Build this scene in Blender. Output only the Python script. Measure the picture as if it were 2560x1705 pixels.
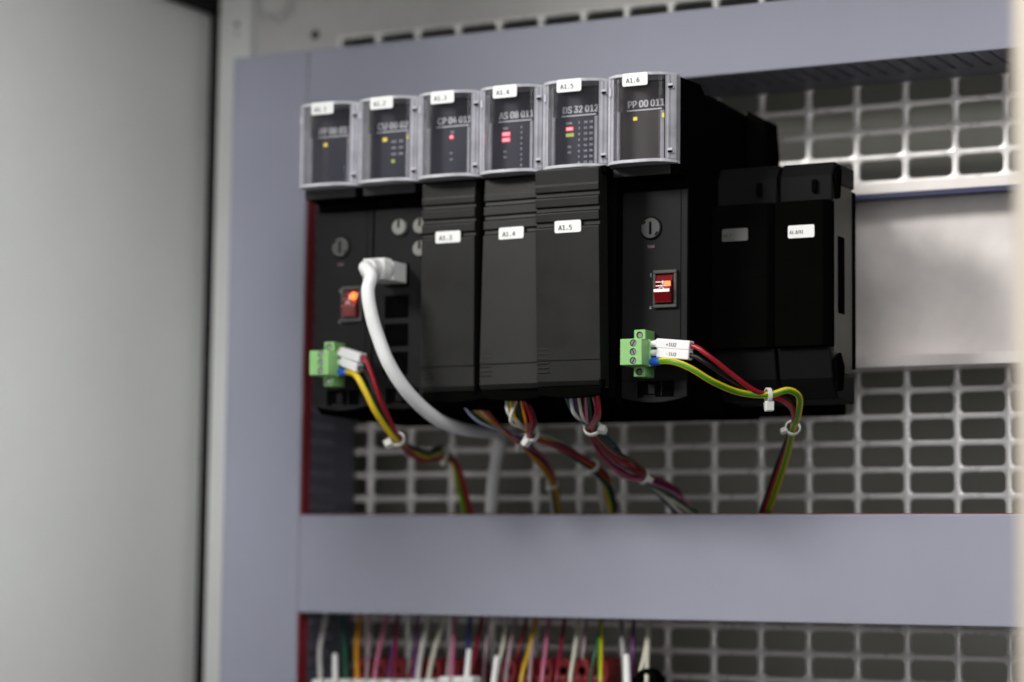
import bpy, bmesh, math, random
from mathutils import Vector, Matrix
random.seed(7)
MM = 0.001
scene = bpy.context.scene
for _o in list(bpy.data.objects):
    bpy.data.objects.remove(_o)
COL = scene.collection

# ------------------------------------------------------------------ camera
W, H, F = 2560.0, 1705.0, 6000.0
CAM = Vector((663.29, -1112.86, -66.46))            # millimetres
YAW, PITCH, ROLL = 0.47890944, 0.09806959, 0.01197688
_f = Vector((-math.sin(YAW)*math.cos(PITCH), math.cos(YAW)*math.cos(PITCH), math.sin(PITCH)))
_r = Vector((math.cos(YAW), math.sin(YAW), 0)); _u = _r.cross(_f)
RT = math.cos(ROLL)*_r + math.sin(ROLL)*_u
UP = -math.sin(ROLL)*_r + math.cos(ROLL)*_u
cam = bpy.data.cameras.new('camera'); cam_ob = bpy.data.objects.new('camera', cam); COL.objects.link(cam_ob)
cam.sensor_fit = 'HORIZONTAL'; cam.sensor_width = 36.0; cam.lens = F/W*36.0
cam.clip_start = 0.05; cam.clip_end = 50
m = Matrix((RT, UP, -_f)).transposed().to_4x4(); m.translation = CAM*MM
cam_ob.matrix_world = m
cam.dof.use_dof = True; cam.dof.focus_distance = 1.050; cam.dof.aperture_fstop = 4.4
scene.camera = cam_ob

# ------------------------------------------------------------------ world, lamps, exposure
world = bpy.data.worlds.new('World'); scene.world = world; world.use_nodes = True
bg = world.node_tree.nodes['Background']; bg.inputs[0].default_value = (0.80, 0.86, 1.0, 1); bg.inputs[1].default_value = 0.030
def lamp(name, loc, target, sx, sy, power, color):
    l = bpy.data.lights.new(name, 'AREA'); l.shape = 'RECTANGLE'; l.size = sx; l.size_y = sy; l.energy = power; l.color = color
    o = bpy.data.objects.new(name, l); COL.objects.link(o); o.location = Vector(loc)*MM
    o.rotation_euler = (Vector(target)*MM - o.location).to_track_quat('-Z', 'Y').to_euler(); return o
lamp('ceiling_lamp_left', (-1200, -1950, 1200), (150, 0, 60), 0.8, 0.45, 28.5, (1.0, 0.98, 0.94))
lamp('ceiling_lamp_middle', (-800, -1700, 1050), (150, 0, 60), 0.5, 0.4, 15, (1.0, 0.98, 0.94))
lamp('ceiling_lamp_front', (350, -2700, 1500), (150, 0, 60), 1.2, 0.4, 4, (1.0, 0.97, 0.93))
lamp('ceiling_lamp_right', (1300, -1800, 1200), (150, 0, 60), 0.6, 0.6, 9.5, (1.0, 1.0, 1.0))
lamp('added_fill_top', (330, -700, 700), (330, 0, 60), 0.3, 0.3, 2.2, (1.0, 1.0, 1.0))  # unseen fill light added close above the modules
lamp('added_fill_right', (800, -700, 200), (400, 0, 0), 0.3, 0.3, 1.25, (1.0, 1.0, 1.0))  # unseen fill added to brighten the lower right mesh and the rail
lamp('added_fill_low', (700, -2700, -150), (250, 0, 0), 1.2, 0.8, 6.5, (1.0, 0.98, 0.96))  # unseen low fill added to lift the mesh below the modules
side = lamp('side_panel_fill', (600, -1400, 130), (-112, -365, 30), 0.25, 0.35, 0.40, (1.0, 1.0, 1.0)); side.data.spread = math.radians(20)  # unseen narrow fill added to brighten the side panel
scene.view_settings.view_transform = 'Standard'; scene.view_settings.look = 'None'
scene.view_settings.exposure = 0.0; scene.view_settings.gamma = 1.0; scene.view_settings.use_curve_mapping = False
scene.cycles.max_bounces = 8; scene.cycles.transparent_max_bounces = 16; scene.cycles.use_denoising = True

def at(px, py, Y):
    """point of the picture (2560 wide pixels) on the plane y = Y, in mm"""
    d = RT*((px-W/2)/F) - UP*((py-H/2)/F) + _f
    return CAM + d*((Y-CAM.y)/d.y)
K = 2560.0/2354.0
def D(x, y, Y): return at(x*K, y*K, Y)

# ------------------------------------------------------------------ materials
def mat(name, color, rough=0.5, metal=0.0, spec=0.5, var=0.0, vscale=40, bump=0.0, bscale=400, rvar=0.0, coat=0.0, stretch=None):
    M = bpy.data.materials.new(name); M.use_nodes = True
    nt = M.node_tree; b = nt.nodes['Principled BSDF']
    b.inputs['Base Color'].default_value = (*color, 1); b.inputs['Roughness'].default_value = rough
    b.inputs['Metallic'].default_value = metal; b.inputs['Specular IOR Level'].default_value = spec
    b.inputs['Coat Weight'].default_value = coat
    tc = nt.nodes.new('ShaderNodeTexCoord'); src = tc.outputs['Object']
    if stretch:
        mp = nt.nodes.new('ShaderNodeMapping'); mp.inputs['Scale'].default_value = stretch
        nt.links.new(src, mp.inputs[0]); src = mp.outputs[0]
    if var or rvar:
        n = nt.nodes.new('ShaderNodeTexNoise'); n.inputs['Scale'].default_value = vscale; n.inputs['Detail'].default_value = 6
        n.inputs['Roughness'].default_value = 0.6
        nt.links.new(src, n.inputs['Vector'])
        if var:
            r = nt.nodes.new('ShaderNodeMapRange'); r.inputs[1].default_value = 0.25; r.inputs[2].default_value = 0.75
            r.inputs[3].default_value = 1-var; r.inputs[4].default_value = 1+var
            mx = nt.nodes.new('ShaderNodeVectorMath'); mx.operation = 'SCALE'; mx.inputs[0].default_value = color
            nt.links.new(n.outputs['Fac'], r.inputs[0]); nt.links.new(r.outputs[0], mx.inputs['Scale']); nt.links.new(mx.outputs[0], b.inputs['Base Color'])
        if rvar:
            r = nt.nodes.new('ShaderNodeMapRange'); r.inputs[1].default_value = 0.3; r.inputs[2].default_value = 0.7
            r.inputs[3].default_value = max(0.03, rough-rvar); r.inputs[4].default_value = min(1, rough+rvar)
            nt.links.new(n.outputs['Fac'], r.inputs[0]); nt.links.new(r.outputs[0], b.inputs['Roughness'])
    if bump:
        n2 = nt.nodes.new('ShaderNodeTexNoise'); n2.inputs['Scale'].default_value = bscale; n2.inputs['Detail'].default_value = 3
        bp = nt.nodes.new('ShaderNodeBump'); bp.inputs['Strength'].default_value = bump; bp.inputs['Distance'].default_value = 0.0005
        nt.links.new(src, n2.inputs['Vector']); nt.links.new(n2.outputs['Fac'], bp.inputs['Height']); nt.links.new(bp.outputs[0], b.inputs['Normal'])
    return M
def emit(name, color, strength, base=(0.1, 0.02, 0.02)):
    M = mat(name, base, 0.4); b = M.node_tree.nodes['Principled BSDF']
    b.inputs['Emission Color'].default_value = (*color, 1); b.inputs['Emission Strength'].default_value = strength; return M
def clear(name, tint, gloss_rough, diff, diff_col, gloss=1.0):
    """clear or frosted acrylic: see-through share, a milky share, and a fresnel gloss"""
    M = bpy.data.materials.new(name); M.use_nodes = True; nt = M.node_tree
    for n in list(nt.nodes):
        if n.type != 'OUTPUT_MATERIAL': nt.nodes.remove(n)
    out = [n for n in nt.nodes if n.type == 'OUTPUT_MATERIAL'][0]
    tr = nt.nodes.new('ShaderNodeBsdfTransparent'); tr.inputs[0].default_value = (*tint, 1)
    df = nt.nodes.new('ShaderNodeBsdfDiffuse'); df.inputs[0].default_value = (*diff_col, 1)
    gl = nt.nodes.new('ShaderNodeBsdfGlossy'); gl.inputs['Roughness'].default_value = gloss_rough
    fr = nt.nodes.new('ShaderNodeFresnel'); fr.inputs[0].default_value = 1.49
    m1 = nt.nodes.new('ShaderNodeMixShader'); m2 = nt.nodes.new('ShaderNodeMixShader')
    tc = nt.nodes.new('ShaderNodeTexCoord'); no = nt.nodes.new('ShaderNodeTexNoise'); no.inputs['Scale'].default_value = 90
    no.inputs['Detail'].default_value = 5
    mr = nt.nodes.new('ShaderNodeMapRange'); mr.inputs[1].default_value = .3; mr.inputs[2].default_value = .7
    mr.inputs[3].default_value = diff*0.75; mr.inputs[4].default_value = min(1, diff*1.25)
    nt.links.new(tc.outputs['Object'], no.inputs['Vector']); nt.links.new(no.outputs['Fac'], mr.inputs[0])
    nt.links.new(mr.outputs[0], m1.inputs[0]); nt.links.new(tr.outputs[0], m1.inputs[1]); nt.links.new(df.outputs[0], m1.inputs[2])
    gm = nt.nodes.new('ShaderNodeMath'); gm.operation = 'MULTIPLY'; gm.inputs[1].default_value = gloss; nt.links.new(fr.outputs[0], gm.inputs[0])
    nt.links.new(gm.outputs[0], m2.inputs[0]); nt.links.new(m1.outputs[0], m2.inputs[1]); nt.links.new(gl.outputs[0], m2.inputs[2])
    nt.links.new(m2.outputs[0], out.inputs[0]); return M

M = {}
M['duct'] = mat('duct_pvc', (0.335, 0.345, 0.420), 0.55, spec=0.2, var=0.05, vscale=9, bump=0.05, bscale=900, rvar=0.08)
M['duct_in'] = mat('duct_pvc_inside', (0.10, 0.105, 0.14), 0.5, var=0.05)
M['red_lip'] = mat('red_edge_film', (0.22, 0.012, 0.020), 0.45, var=0.08)
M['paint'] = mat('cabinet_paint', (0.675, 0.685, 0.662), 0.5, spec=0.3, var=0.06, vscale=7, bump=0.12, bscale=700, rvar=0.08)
M['paint_warm'] = mat('frame_paint', (0.62, 0.55, 0.46), 0.5, var=0.02)
M['seal'] = mat('seal_rubber', (0.010, 0.010, 0.010), 0.7, spec=0.1)
M['galv'] = mat('galvanised_steel', (0.95, 0.93, 0.91), 0.32, metal=0.22, var=0.10, vscale=70, bump=0.10, bscale=250, rvar=0.12)
M['plate'] = mat('plate_steel', (0.60, 0.595, 0.58), 0.50, metal=0.25, var=0.06, vscale=60, bump=0.06, bscale=300)
M['alu'] = mat('raw_aluminium', (0.93, 0.87, 0.84), 0.34, metal=0.10, var=0.16, vscale=20, bump=0.05, bscale=90, rvar=0.07)
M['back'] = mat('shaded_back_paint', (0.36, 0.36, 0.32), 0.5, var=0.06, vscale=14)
M['beige'] = mat('lit_wall_beige', (0.50, 0.50, 0.40), 0.5, var=0.03)
M['black'] = mat('black_plastic', (0.0028, 0.0028, 0.0026), 0.6, spec=0.0, var=0.10, vscale=60, bump=0.22, bscale=1500, rvar=0.05)
M['cover'] = mat('black_cover_plastic', (0.0125, 0.0125, 0.0115), 0.42, spec=0.24, var=0.14, vscale=45, bump=0.06, bscale=1300, rvar=0.06)
M['fascia'] = mat('black_fascia', (0.0085, 0.0085, 0.0090), 0.5, spec=0.15, var=0.08, vscale=50, bump=0.06, bscale=1500)
M['dark_grey'] = mat('dark_grey_plastic', (0.007, 0.007, 0.0075), 0.55, spec=0.08, var=0.1, bump=0.08, bscale=900)
M['ledge'] = mat('ledge_plastic', (0.024, 0.024, 0.025), 0.5, spec=0.3, var=0.1)
M['sticker_shade'] = mat('shaded_sticker', (0.10, 0.10, 0.095), 0.5)
M['lip_shade'] = mat('blue_underside_shade', (0.022, 0.032, 0.11), 0.4)
M['void'] = mat('dark_recess', (0.003, 0.003, 0.003), 0.8, spec=0.0)
M['olive'] = mat('circuit_board', (0.032, 0.031, 0.019), 0.5, var=0.2, vscale=80)
M['panel'] = mat('display_foil', (0.021, 0.021, 0.038), 0.35, spec=0.25, var=0.1, vscale=30)
M['panel_brown'] = mat('display_foil_warm', (0.045, 0.037, 0.034), 0.35, spec=0.25, var=0.15, vscale=30)
M['ink_white'] = mat('white_print', (0.90, 0.91, 0.93), 0.5)
M['ink_grey'] = mat('grey_print', (0.62, 0.62, 0.68), 0.5)
M['ink_black'] = mat('black_print', (0.015, 0.015, 0.015), 0.5)
M['sticker'] = mat('white_sticker', (0.94, 0.95, 0.94), 0.45, var=0.02)
M['clear'] = clear('clear_acrylic', (0.97, 0.97, 0.98), 0.12, 0.025, (0.55, 0.55, 0.60), 0.45)
M['frost'] = clear('frosted_acrylic', (0.95, 0.95, 0.98), 0.22, 0.70, (0.62, 0.61, 0.68), 0.7)
M['edge'] = clear('acrylic_edge', (0.9, 0.9, 0.94), 0.15, 0.85, (0.78, 0.78, 0.84))
M['led_yellow'] = emit('yellow_led', (1.0, 0.80, 0.05), 0.85, (0.3, 0.25, 0.02))
M['led_green'] = emit('green_led', (0.55, 0.75, 0.10), 0.55, (0.2, 0.25, 0.05))
M['led_red'] = emit('red_led', (1.0, 0.07, 0.12), 1.5, (0.4, 0.02, 0.03))
M['led_pale'] = emit('pale_red_print', (1.0, 0.45, 0.50), 1.1, (0.6, 0.2, 0.2))
M['lamp_orange'] = emit('neon_glow', (1.0, 0.16, 0.03), 3.0, (0.5, 0.05, 0.02))
M['rocker'] = mat('red_rocker', (0.17, 0.004, 0.007), 0.10, spec=0.6, coat=0.6)
M['switch'] = mat('switch_frame', (0.055, 0.060, 0.055), 0.4, var=0.05)
M['green'] = mat('green_terminal', (0.27, 0.56, 0.20), 0.40, spec=0.5, var=0.05, vscale=70)
M['green_dk'] = mat('green_terminal_header', (0.06, 0.26, 0.06), 0.42, var=0.06)
M['screw'] = mat('zinc_screw', (0.62, 0.62, 0.62), 0.28, metal=1.0, var=0.1)
M['white'] = mat('white_plastic', (0.86, 0.86, 0.84), 0.45, var=0.03, vscale=60)
M['tie'] = mat('nylon_tie', (0.84, 0.85, 0.80), 0.4, var=0.03)
M['sleeve'] = mat('white_sleeve', (0.90, 0.89, 0.91), 0.42, var=0.03)
M['lan'] = mat('white_cable_jacket', (0.92, 0.93, 0.93), 0.38, var=0.02, bump=0.03)
M['ferrule'] = mat('blue_ferrule', (0.02, 0.13, 0.72), 0.35)
M['knob'] = mat('grey_knob', (0.24, 0.24, 0.225), 0.45)
WIRE = dict(red=(0.36, 0.012, 0.025), black=(0.012, 0.012, 0.013), yellow=(0.78, 0.55, 0.015), green=(0.075, 0.30, 0.010), white=(0.62, 0.61, 0.58),
            ivory=(0.60, 0.58, 0.48), pink=(0.50, 0.15, 0.25), orange=(0.62, 0.19, 0.01), purple=(0.13, 0.035, 0.16), crimson=(0.20, 0.008, 0.03),
            brown=(0.17, 0.055, 0.02), grey=(0.30, 0.29, 0.29), blue=(0.02, 0.04, 0.18), dark_green=(0.012, 0.10, 0.055), teal=(0.010, 0.08, 0.09), pale_blue=(0.38, 0.42, 0.62), maroon=(0.15, 0.01, 0.02), gold=(0.55, 0.33, 0.02), mauve=(0.36, 0.26, 0.29))
for k_, c_ in WIRE.items(): M['w_'+k_] = mat(k_+'_insulation', c_, 0.36, spec=0.5, var=0.05, vscale=90)
M['relay_red'] = mat('red_terminal_plastic', (0.20, 0.008, 0.012), 0.42, var=0.08)

# ------------------------------------------------------------------ mesh helpers (all in mm, world axes)
class MB:
    def __init__(s): s.v = []; s.f = []; s.m = []
    def add(s, vs, fs, mi=0):
        o = len(s.v); s.v += [Vector(p) for p in vs]; s.f += [[i+o for i in f] for f in fs]; s.m += [mi]*len(fs); return s
    def box(s, x0, x1, y0, y1, z0, z1, mi=0, rot=None, piv=None):
        vs = [Vector(p) for p in ((x0,y0,z0),(x1,y0,z0),(x1,y1,z0),(x0,y1,z0),(x0,y0,z1),(x1,y0,z1),(x1,y1,z1),(x0,y1,z1))]
        if rot is not None:
            c = Vector(piv) if piv is not None else sum(vs, Vector())/8
            vs = [c + rot @ (p-c) for p in vs]
        return s.add(vs, [(0,3,2,1),(4,5,6,7),(0,1,5,4),(1,2,6,5),(2,3,7,6),(3,0,4,7)], mi)
    def prism(s, prof, axis, a, b, mi=0):
        """prof: 2D loop in the two other axes (in order); extruded along axis from a to b"""
        def mk(p, t):
            if axis == 'x': return (t, p[0], p[1])
            if axis == 'y': return (p[0], t, p[1])
            return (p[0], p[1], t)
        n = len(prof); vs = [mk(p, a) for p in prof] + [mk(p, b) for p in prof]
        fs = [tuple(range(n)), tuple(range(2*n-1, n-1, -1))] + [(i, i+n, (i+1) % n + n, (i+1) % n) for i in range(n)]
        return s.add(vs, fs, mi)
    def cyl(s, c, axis, r, h, seg=24, r2=None, mi=0, cap=True):
        c = Vector(c); ax = Vector(axis).normalized(); t = ax.orthogonal().normalized(); b = ax.cross(t); r2 = r if r2 is None else r2
        vs = [c + (t*math.cos(2*math.pi*i/seg) + b*math.sin(2*math.pi*i/seg))*r for i in range(seg)]
        vs += [c + ax*h + (t*math.cos(2*math.pi*i/seg) + b*math.sin(2*math.pi*i/seg))*r2 for i in range(seg)]
        fs = [(i, (i+1) % seg, (i+1) % seg+seg, i+seg) for i in range(seg)]
        if cap: fs += [tuple(range(seg-1, -1, -1)), tuple(range(seg, 2*seg))]
        return s.add(vs, fs, mi)
    def ring(s, c, axis, r0, r1, h, seg=28, mi=0, up=None, squash=1.0):
        c = Vector(c); ax = Vector(axis).normalized(); t = (up or ax.orthogonal()).normalized(); b = ax.cross(t); vs = []
        for rr, hh in ((r0, 0), (r1, 0), (r1, h), (r0, h)):
            vs += [c + ax*hh + (t*math.cos(2*math.pi*i/seg)*squash + b*math.sin(2*math.pi*i/seg))*rr for i in range(seg)]
        fs = []
        for k in range(4):
            for i in range(seg): fs.append((k*seg+i, k*seg+(i+1) % seg, ((k+1) % 4)*seg+(i+1) % seg, ((k+1) % 4)*seg+i))
        return s.add(vs, fs, mi)
    def tube(s, pts, r, seg=12, stripe=None, twist=0.0, res=8, r_end=None, a0=0.0):
        P = smooth(pts, res); n = len(P)
        T = [(P[min(i+1, n-1)] - P[max(i-1, 0)]).normalized() for i in range(n)]
        u = T[0].orthogonal().normalized(); vs = []; fs = []; ms = []; L = 0
        for i in range(n):
            if stripe: u = Vector((0.46, -0.89, 0.0))
            u = (u - T[i]*u.dot(T[i])).normalized(); w = T[i].cross(u)
            if i: L += (P[i]-P[i-1]).length
            rr = r if r_end is None else r + (r_end-r)*i/(n-1)
            for k in range(seg):
                a = 2*math.pi*(k-(stripe/2 if stripe else 0))/seg + twist*L + a0
                vs.append(P[i] + (u*math.cos(a) + w*math.sin(a))*rr)
        for i in range(n-1):
            for k in range(seg):
                fs.append((i*seg+k, i*seg+(k+1) % seg, (i+1)*seg+(k+1) % seg, (i+1)*seg+k)); ms.append(1 if stripe and k < stripe else 0)
        fs += [tuple(range(seg-1, -1, -1)), tuple(range((n-1)*seg, n*seg))]; ms += [0, 0]
        o = len(s.v); s.v += vs; s.f += [[i+o for i in f] for f in fs]; s.m += ms; return s
    def build(s, name, mats, parent=None, bevel=0.0, smoothed=False, seg=2, angle=35):
        me = bpy.data.meshes.new(name); org = Vector((0, 0, 0))
        if parent is not None:
            p = parent
            while p.parent: p = p.parent
            org = p.location/MM
        me.from_pydata([tuple((p-org)*MM) for p in s.v], [], s.f)
        for mt in (mats if isinstance(mats, (list, tuple)) else [mats]): me.materials.append(mt)
        for p, mi in zip(me.polygons, s.m): p.material_index = mi; p.use_smooth = smoothed
        bm = bmesh.new(); bm.from_mesh(me); bmesh.ops.recalc_face_normals(bm, faces=bm.faces); bm.to_mesh(me); bm.free()
        o = bpy.data.objects.new(name, me); COL.objects.link(o)
        if parent is not None: o.parent = parent
        if bevel:
            b = o.modifiers.new('bevel', 'BEVEL'); b.width = bevel*MM; b.segments = seg; b.limit_method = 'ANGLE'; b.angle_limit = math.radians(angle)
            b.harden_normals = False
        return o
def smooth(pts, res=8):
    P = [Vector(p) for p in pts]
    if len(P) < 3: return P
    Q = [P[0]*2-P[1]] + P + [P[-1]*2-P[-2]]; out = []
    for i in range(1, len(Q)-2):
        a, b, c, d = Q[i-1:i+3]
        for k in range(res):
            t = k/res
            out.append(0.5*((2*b) + (c-a)*t + (2*a-5*b+4*c-d)*t*t + (3*b-a-3*c+d)*t**3))
    out.append(P[-1]); return out
def thing(name, label, cat, base, group=None):
    o = bpy.data.objects.new(name, None); COL.objects.link(o); o.empty_display_size = 0.01
    o.location = Vector(base)*MM; o['label'] = label; o['category'] = cat
    if group: o['group'] = group
    return o
def tag(o, label, cat, group=None):
    o['label'] = label; o['category'] = cat
    if group: o['group'] = group
    return o
_font = {}
def font(fname):
    # faces that ship inside Blender itself; the built-in face is the fallback
    if fname not in _font:
        try: _font[fname] = bpy.data.fonts.load(bpy.utils.system_resource('DATAFILES', path='fonts') + '/' + fname)
        except Exception: _font[fname] = None
    return _font[fname]
def text(name, s, x, y, z, size, material, parent, bold=0.0, sx=1.0, align='LEFT', frame=None, fit=None, face='Inter.woff2'):
    """flat lettering facing -y; x,z in mm is the baseline start; frame=(origin, right, up) lays it on another surface"""
    cu = bpy.data.curves.new('lettering', 'FONT'); cu.body = s; cu.size = size*MM;  cu.align_x = align
    fo = font(face)
    if fo: cu.font = fo
    cu.resolution_u = 3
    tmp = bpy.data.objects.new('lettering', cu); COL.objects.link(tmp)
    dg = bpy.context.evaluated_depsgraph_get(); dg.update()
    me0 = tmp.evaluated_get(dg).to_mesh(); strikes = 3 if bold >= 0.05 else 1; me = bpy.data.meshes.new(name)
    mb = MB()
    if fit:
        xs_ = [v.co.x for v in me0.vertices]; sx = fit*MM/(max(xs_)-min(xs_))
    if frame is None: o0, r0, u0 = Vector((x, y, z)), Vector((1, 0, 0)), Vector((0, 0, 1))
    else: o0, r0, u0 = frame
    nrm = r0.cross(u0)
    for q in range(strikes):
        vs = [o0 + r0*(v.co.x/MM*sx + bold*(q-1)*1.1*(strikes > 1)) + u0*(v.co.y/MM) + nrm*0.012*q for v in me0.vertices]
        mb.add(vs, [tuple(p.vertices) for p in me0.polygons])
    bpy.data.objects.remove(tmp); bpy.data.curves.remove(cu)
    return mb.build(name, material, parent)

# ================================================================== THE CABINET
cab = thing('electrical_cabinet', 'light grey painted steel cabinet wall and frame enclosing all the equipment', 'cabinet', (-112, 70, -700))
b = MB().box(-116, -112, -440, 112, -700, 430); b.build('side_panel', M['paint'], cab, bevel=0.6)
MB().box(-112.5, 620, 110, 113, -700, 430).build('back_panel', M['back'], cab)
MB().box(372, 460, 80, 109, -140, 14).build('lit_wall_patch', M['beige'], cab, bevel=2)  # pale box added to stand for the lit part of the back wall
b = MB().box(-101.5, -79.5, -5, 109, -700, 429.5); post = b.build('corner_post', M['paint'], cab, bevel=1.2)
for z, r_ in ((242, 1.5), (236.5, 0.9), (212, 1.5), (187, 1.5)):
    MB().cyl((-89, -5.1, z), (0, -1, 0), r_, 0.1, 16).build('screw_hole', M['void'], post)
MB().box(-111.9, -101.6, 2, 30, -700, 429.5).build('door_seal', M['seal'], cab)
MB().box(-112, 620, -440, 112, 430, 434).build('roof_panel', M['paint'], cab)
MB().box(465.0, 520, -402, -360, -700, 429.5).build('front_post', M['paint_warm'], cab, bevel=3, seg=4)
# a bracket at the upper rear corner of the side panel
b = MB().box(-111.9, -104, -60, 8, 250, 262); b.build('corner_bracket', M['seal'], cab, bevel=3)
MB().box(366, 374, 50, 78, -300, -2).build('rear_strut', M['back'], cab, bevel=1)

# ---------------------------------------------------------------- the perforated mounting plate
PX, PZ, ZT = 25.0, 12.762, 165.91
plate = thing('mounting_plate', 'perforated galvanised steel mounting plate with rows of rounded rectangular slots', 'mounting plate', (200, 0, -300))
def rrect(cx, cz, w, h, r, n=4):
    out = []
    for sx, sz, a0 in ((1, 1, 0), (-1, 1, 90), (-1, -1, 180), (1, -1, 270)):
        for i in range(n+1):
            a = math.radians(a0 + 90*i/n); out.append((cx+sx*(w/2-r)+r*math.cos(a), cz+sz*(h/2-r)+r*math.sin(a)))
    return out
pb = MB()
k0, k1 = -1, 18; j0, j1 = -4, 33
cache = {}
for kx in range(k0, k1):
    for j in range(j0, j1):
        cx = (kx+0.5)*PX; cz = ZT-(j-0.5)*PZ
        inner0 = rrect(cx, cz, 22.6, 10.5, 2.8); inner1 = rrect(cx, cz, 21.9, 9.9, 2.5); n = len(inner0)
        outer = []
        for (x, z) in inner0:
            q = (n, )
            outer.append(None)
        per = n//4
        for qd in range(4):
            sx, sz = ((1, 1), (-1, 1), (-1, -1), (1, -1))[qd]
            for i in range(per):
                x, z = inner0[qd*per+i]; mid = (per-1)//2
                X = cx+sx*PX/2; Z = cz+sz*PZ/2
                first_is_x = qd in (0, 2)
                if i == mid: o_ = (X, Z)
                elif (i < mid) == first_is_x: o_ = (X, z)
                else: o_ = (x, Z)
                outer[qd*per+i] = o_
        vs = [(x, 0, z) for x, z in outer] + [(x, 0, z) for x, z in inner0] + [(x, 0.7, z) for x, z in inner1] + [(x, 2.2, z) for x, z in inner1]
        fs = []
        for L in range(3):
            for i in range(n): fs.append((L*n+i, L*n+(i+1) % n, (L+1)*n+(i+1) % n, (L+1)*n+i))
        pb.add(vs, fs)
xa, xb = k0*PX, (k1-1+1)*PX; zt, zb = ZT-(j0-1)*PZ, ZT-(j1-1)*PZ
pb.build('slotted_sheet', M['galv'], plate, smoothed=True)
mg = MB(); mg.box(-79, xa, 0, 2.2, zb-30, zt+90); mg.box(xa, xb, 0, 2.2, zt, zt+90); mg.box(xb, xb+60, 0, 2.2, zb-30, zt+90); mg.box(xa, xb, 0, 2.2, zb-30, zb)
rim = mg.build('plain_margin', M['plate'], plate)
MB().cyl((-40, -0.1, 232.4), (0, -1, 0), 2.6, 0.1, 20).build('fixing_hole', M['void'], plate)
bl = MB().cyl((-63, -0.1, 252), (0, -1, 0), 10.5, 1.2, 32); bl.cyl((-63, -1.3, 252), (0, -1, 0), 9.5, 6, 6, r2=9.2)
bl.build('hex_bolt', M['plate'], plate, bevel=0.6)

# ---------------------------------------------------------------- wiring ducts
YD = -57.0
def duct(name, label, horiz, a0, a1, b0, b1, sides, pitch=8.5, slot=2.6):
    """horiz: along x from a0 to a1, b = z range; else along z, b = x range"""
    t = thing(name, label, 'cable duct', ((a0+a1)/2, -1, b0) if horiz else ((b0+b1)/2, -1, max(a0, -300)), 'cable ducts on the mounting plate')
    def bx(mb, l0, l1, c0, c1, y0, y1, mi=0):
        if horiz: mb.box(l0, l1, y0, y1, c0, c1, mi)
        else: mb.box(c0, c1, y0, y1, l0, l1, mi)
    cv = MB(); bx(cv, a0, a1, b0, b1, YD, YD+1.8)
    cv.build('cover', M['duct'], t, bevel=0.7)
    base = MB(); bx(base, a0, a1, b0+1, b1-1, -2.4, -0.4)
    lip = MB()
    for sd in sides:
        c0, c1 = (b1-2.2, b1-0.6) if sd > 0 else (b0+0.6, b0+2.2)
        bx(base, a0, a1, c0, c1, -22, -2.4)
        n = int((a1-a0)/pitch)
        for i in range(n):
            l0 = a0+i*pitch+slot/2; bx(base, l0, l0+pitch-slot, c0, c1, YD+2.2, -22)
        e0, e1 = (b1-0.7, b1+0.45) if sd > 0 else (b0-0.45, b0+0.7)
        if name != 'upper_duct' and (sd > 0): bx(lip, a0, a1, e0, e1, YD+2.0, YD+(9.5 if not horiz else 4))
    base.build('slotted_base', M['duct_in'], t)
    if lip.v: lip.build('red_edge', M['red_lip'], t)
    return t
v_d = duct('vertical_cable_duct', 'upright blue grey cable duct running down the left of the modules', False, -260, 209.3, -55.5, -8.0, (1,))
u_d = duct('upper_cable_duct', 'level blue grey cable duct running above the modules', True, -7.6, 470, 175.6, 209.2, (-1,))
l_d = duct('lower_cable_duct', 'level blue grey cable duct running below the modules', True, -7.6, 470, -86.0, -35.7, (-1, 1))
for o_ in (u_d, l_d, v_d): o_.name = 'cable_duct'

# ---------------------------------------------------------------- mounting rail
rail = thing('mounting_rail', 'shiny bare aluminium rail with folded lips right of the black modules', 'mounting rail', (240, -1, 36))
zt0, zt1 = D(2320, 427, -23).z, D(2320, 404, -23).z
zb1, zb0 = D(2320, 809, -23).z, D(2320, 834, -23).z
MB().box(30, 470, -9, -7, zb0+1, zt1-1).build('web', M['alu'], rail)
b = MB().box(30, 470, -25, -23, zt0, zt1+0.3); b.box(30, 470, -23, -0.5, zt1-1.7, zt1+0.3); b.build('upper_lip', M['alu'], rail, bevel=0.4); MB().box(30, 470, -24.6, -9.2, zt0-0.9, zt0-0.05).box(30, 470, -24.6, -24.2, zt0-2.0, zt0-0.95).build('painted_underside', M['lip_shade'], rail)  # navy strip paints the shade and blue reflection under the upper lip
b = MB().box(30, 470, -25, -23, zb0-0.3, zb1); b.box(30, 470, -23, -0.5, zb0-0.3, zb0+1.7); b.box(30, 470, -24, -9, zb1-1.2, zb1); b.build('lower_lip', M['alu'], rail, bevel=0.4)

# ---------------------------------------------------------------- rack that carries the modules
rack = MB().box(34, 279, -42, -25.5, 12, 122).build('module_rack', M['black'], None, bevel=1)
tag(rack, 'long black carrier rack fixed across the aluminium rail behind the modules', 'rack')

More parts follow.
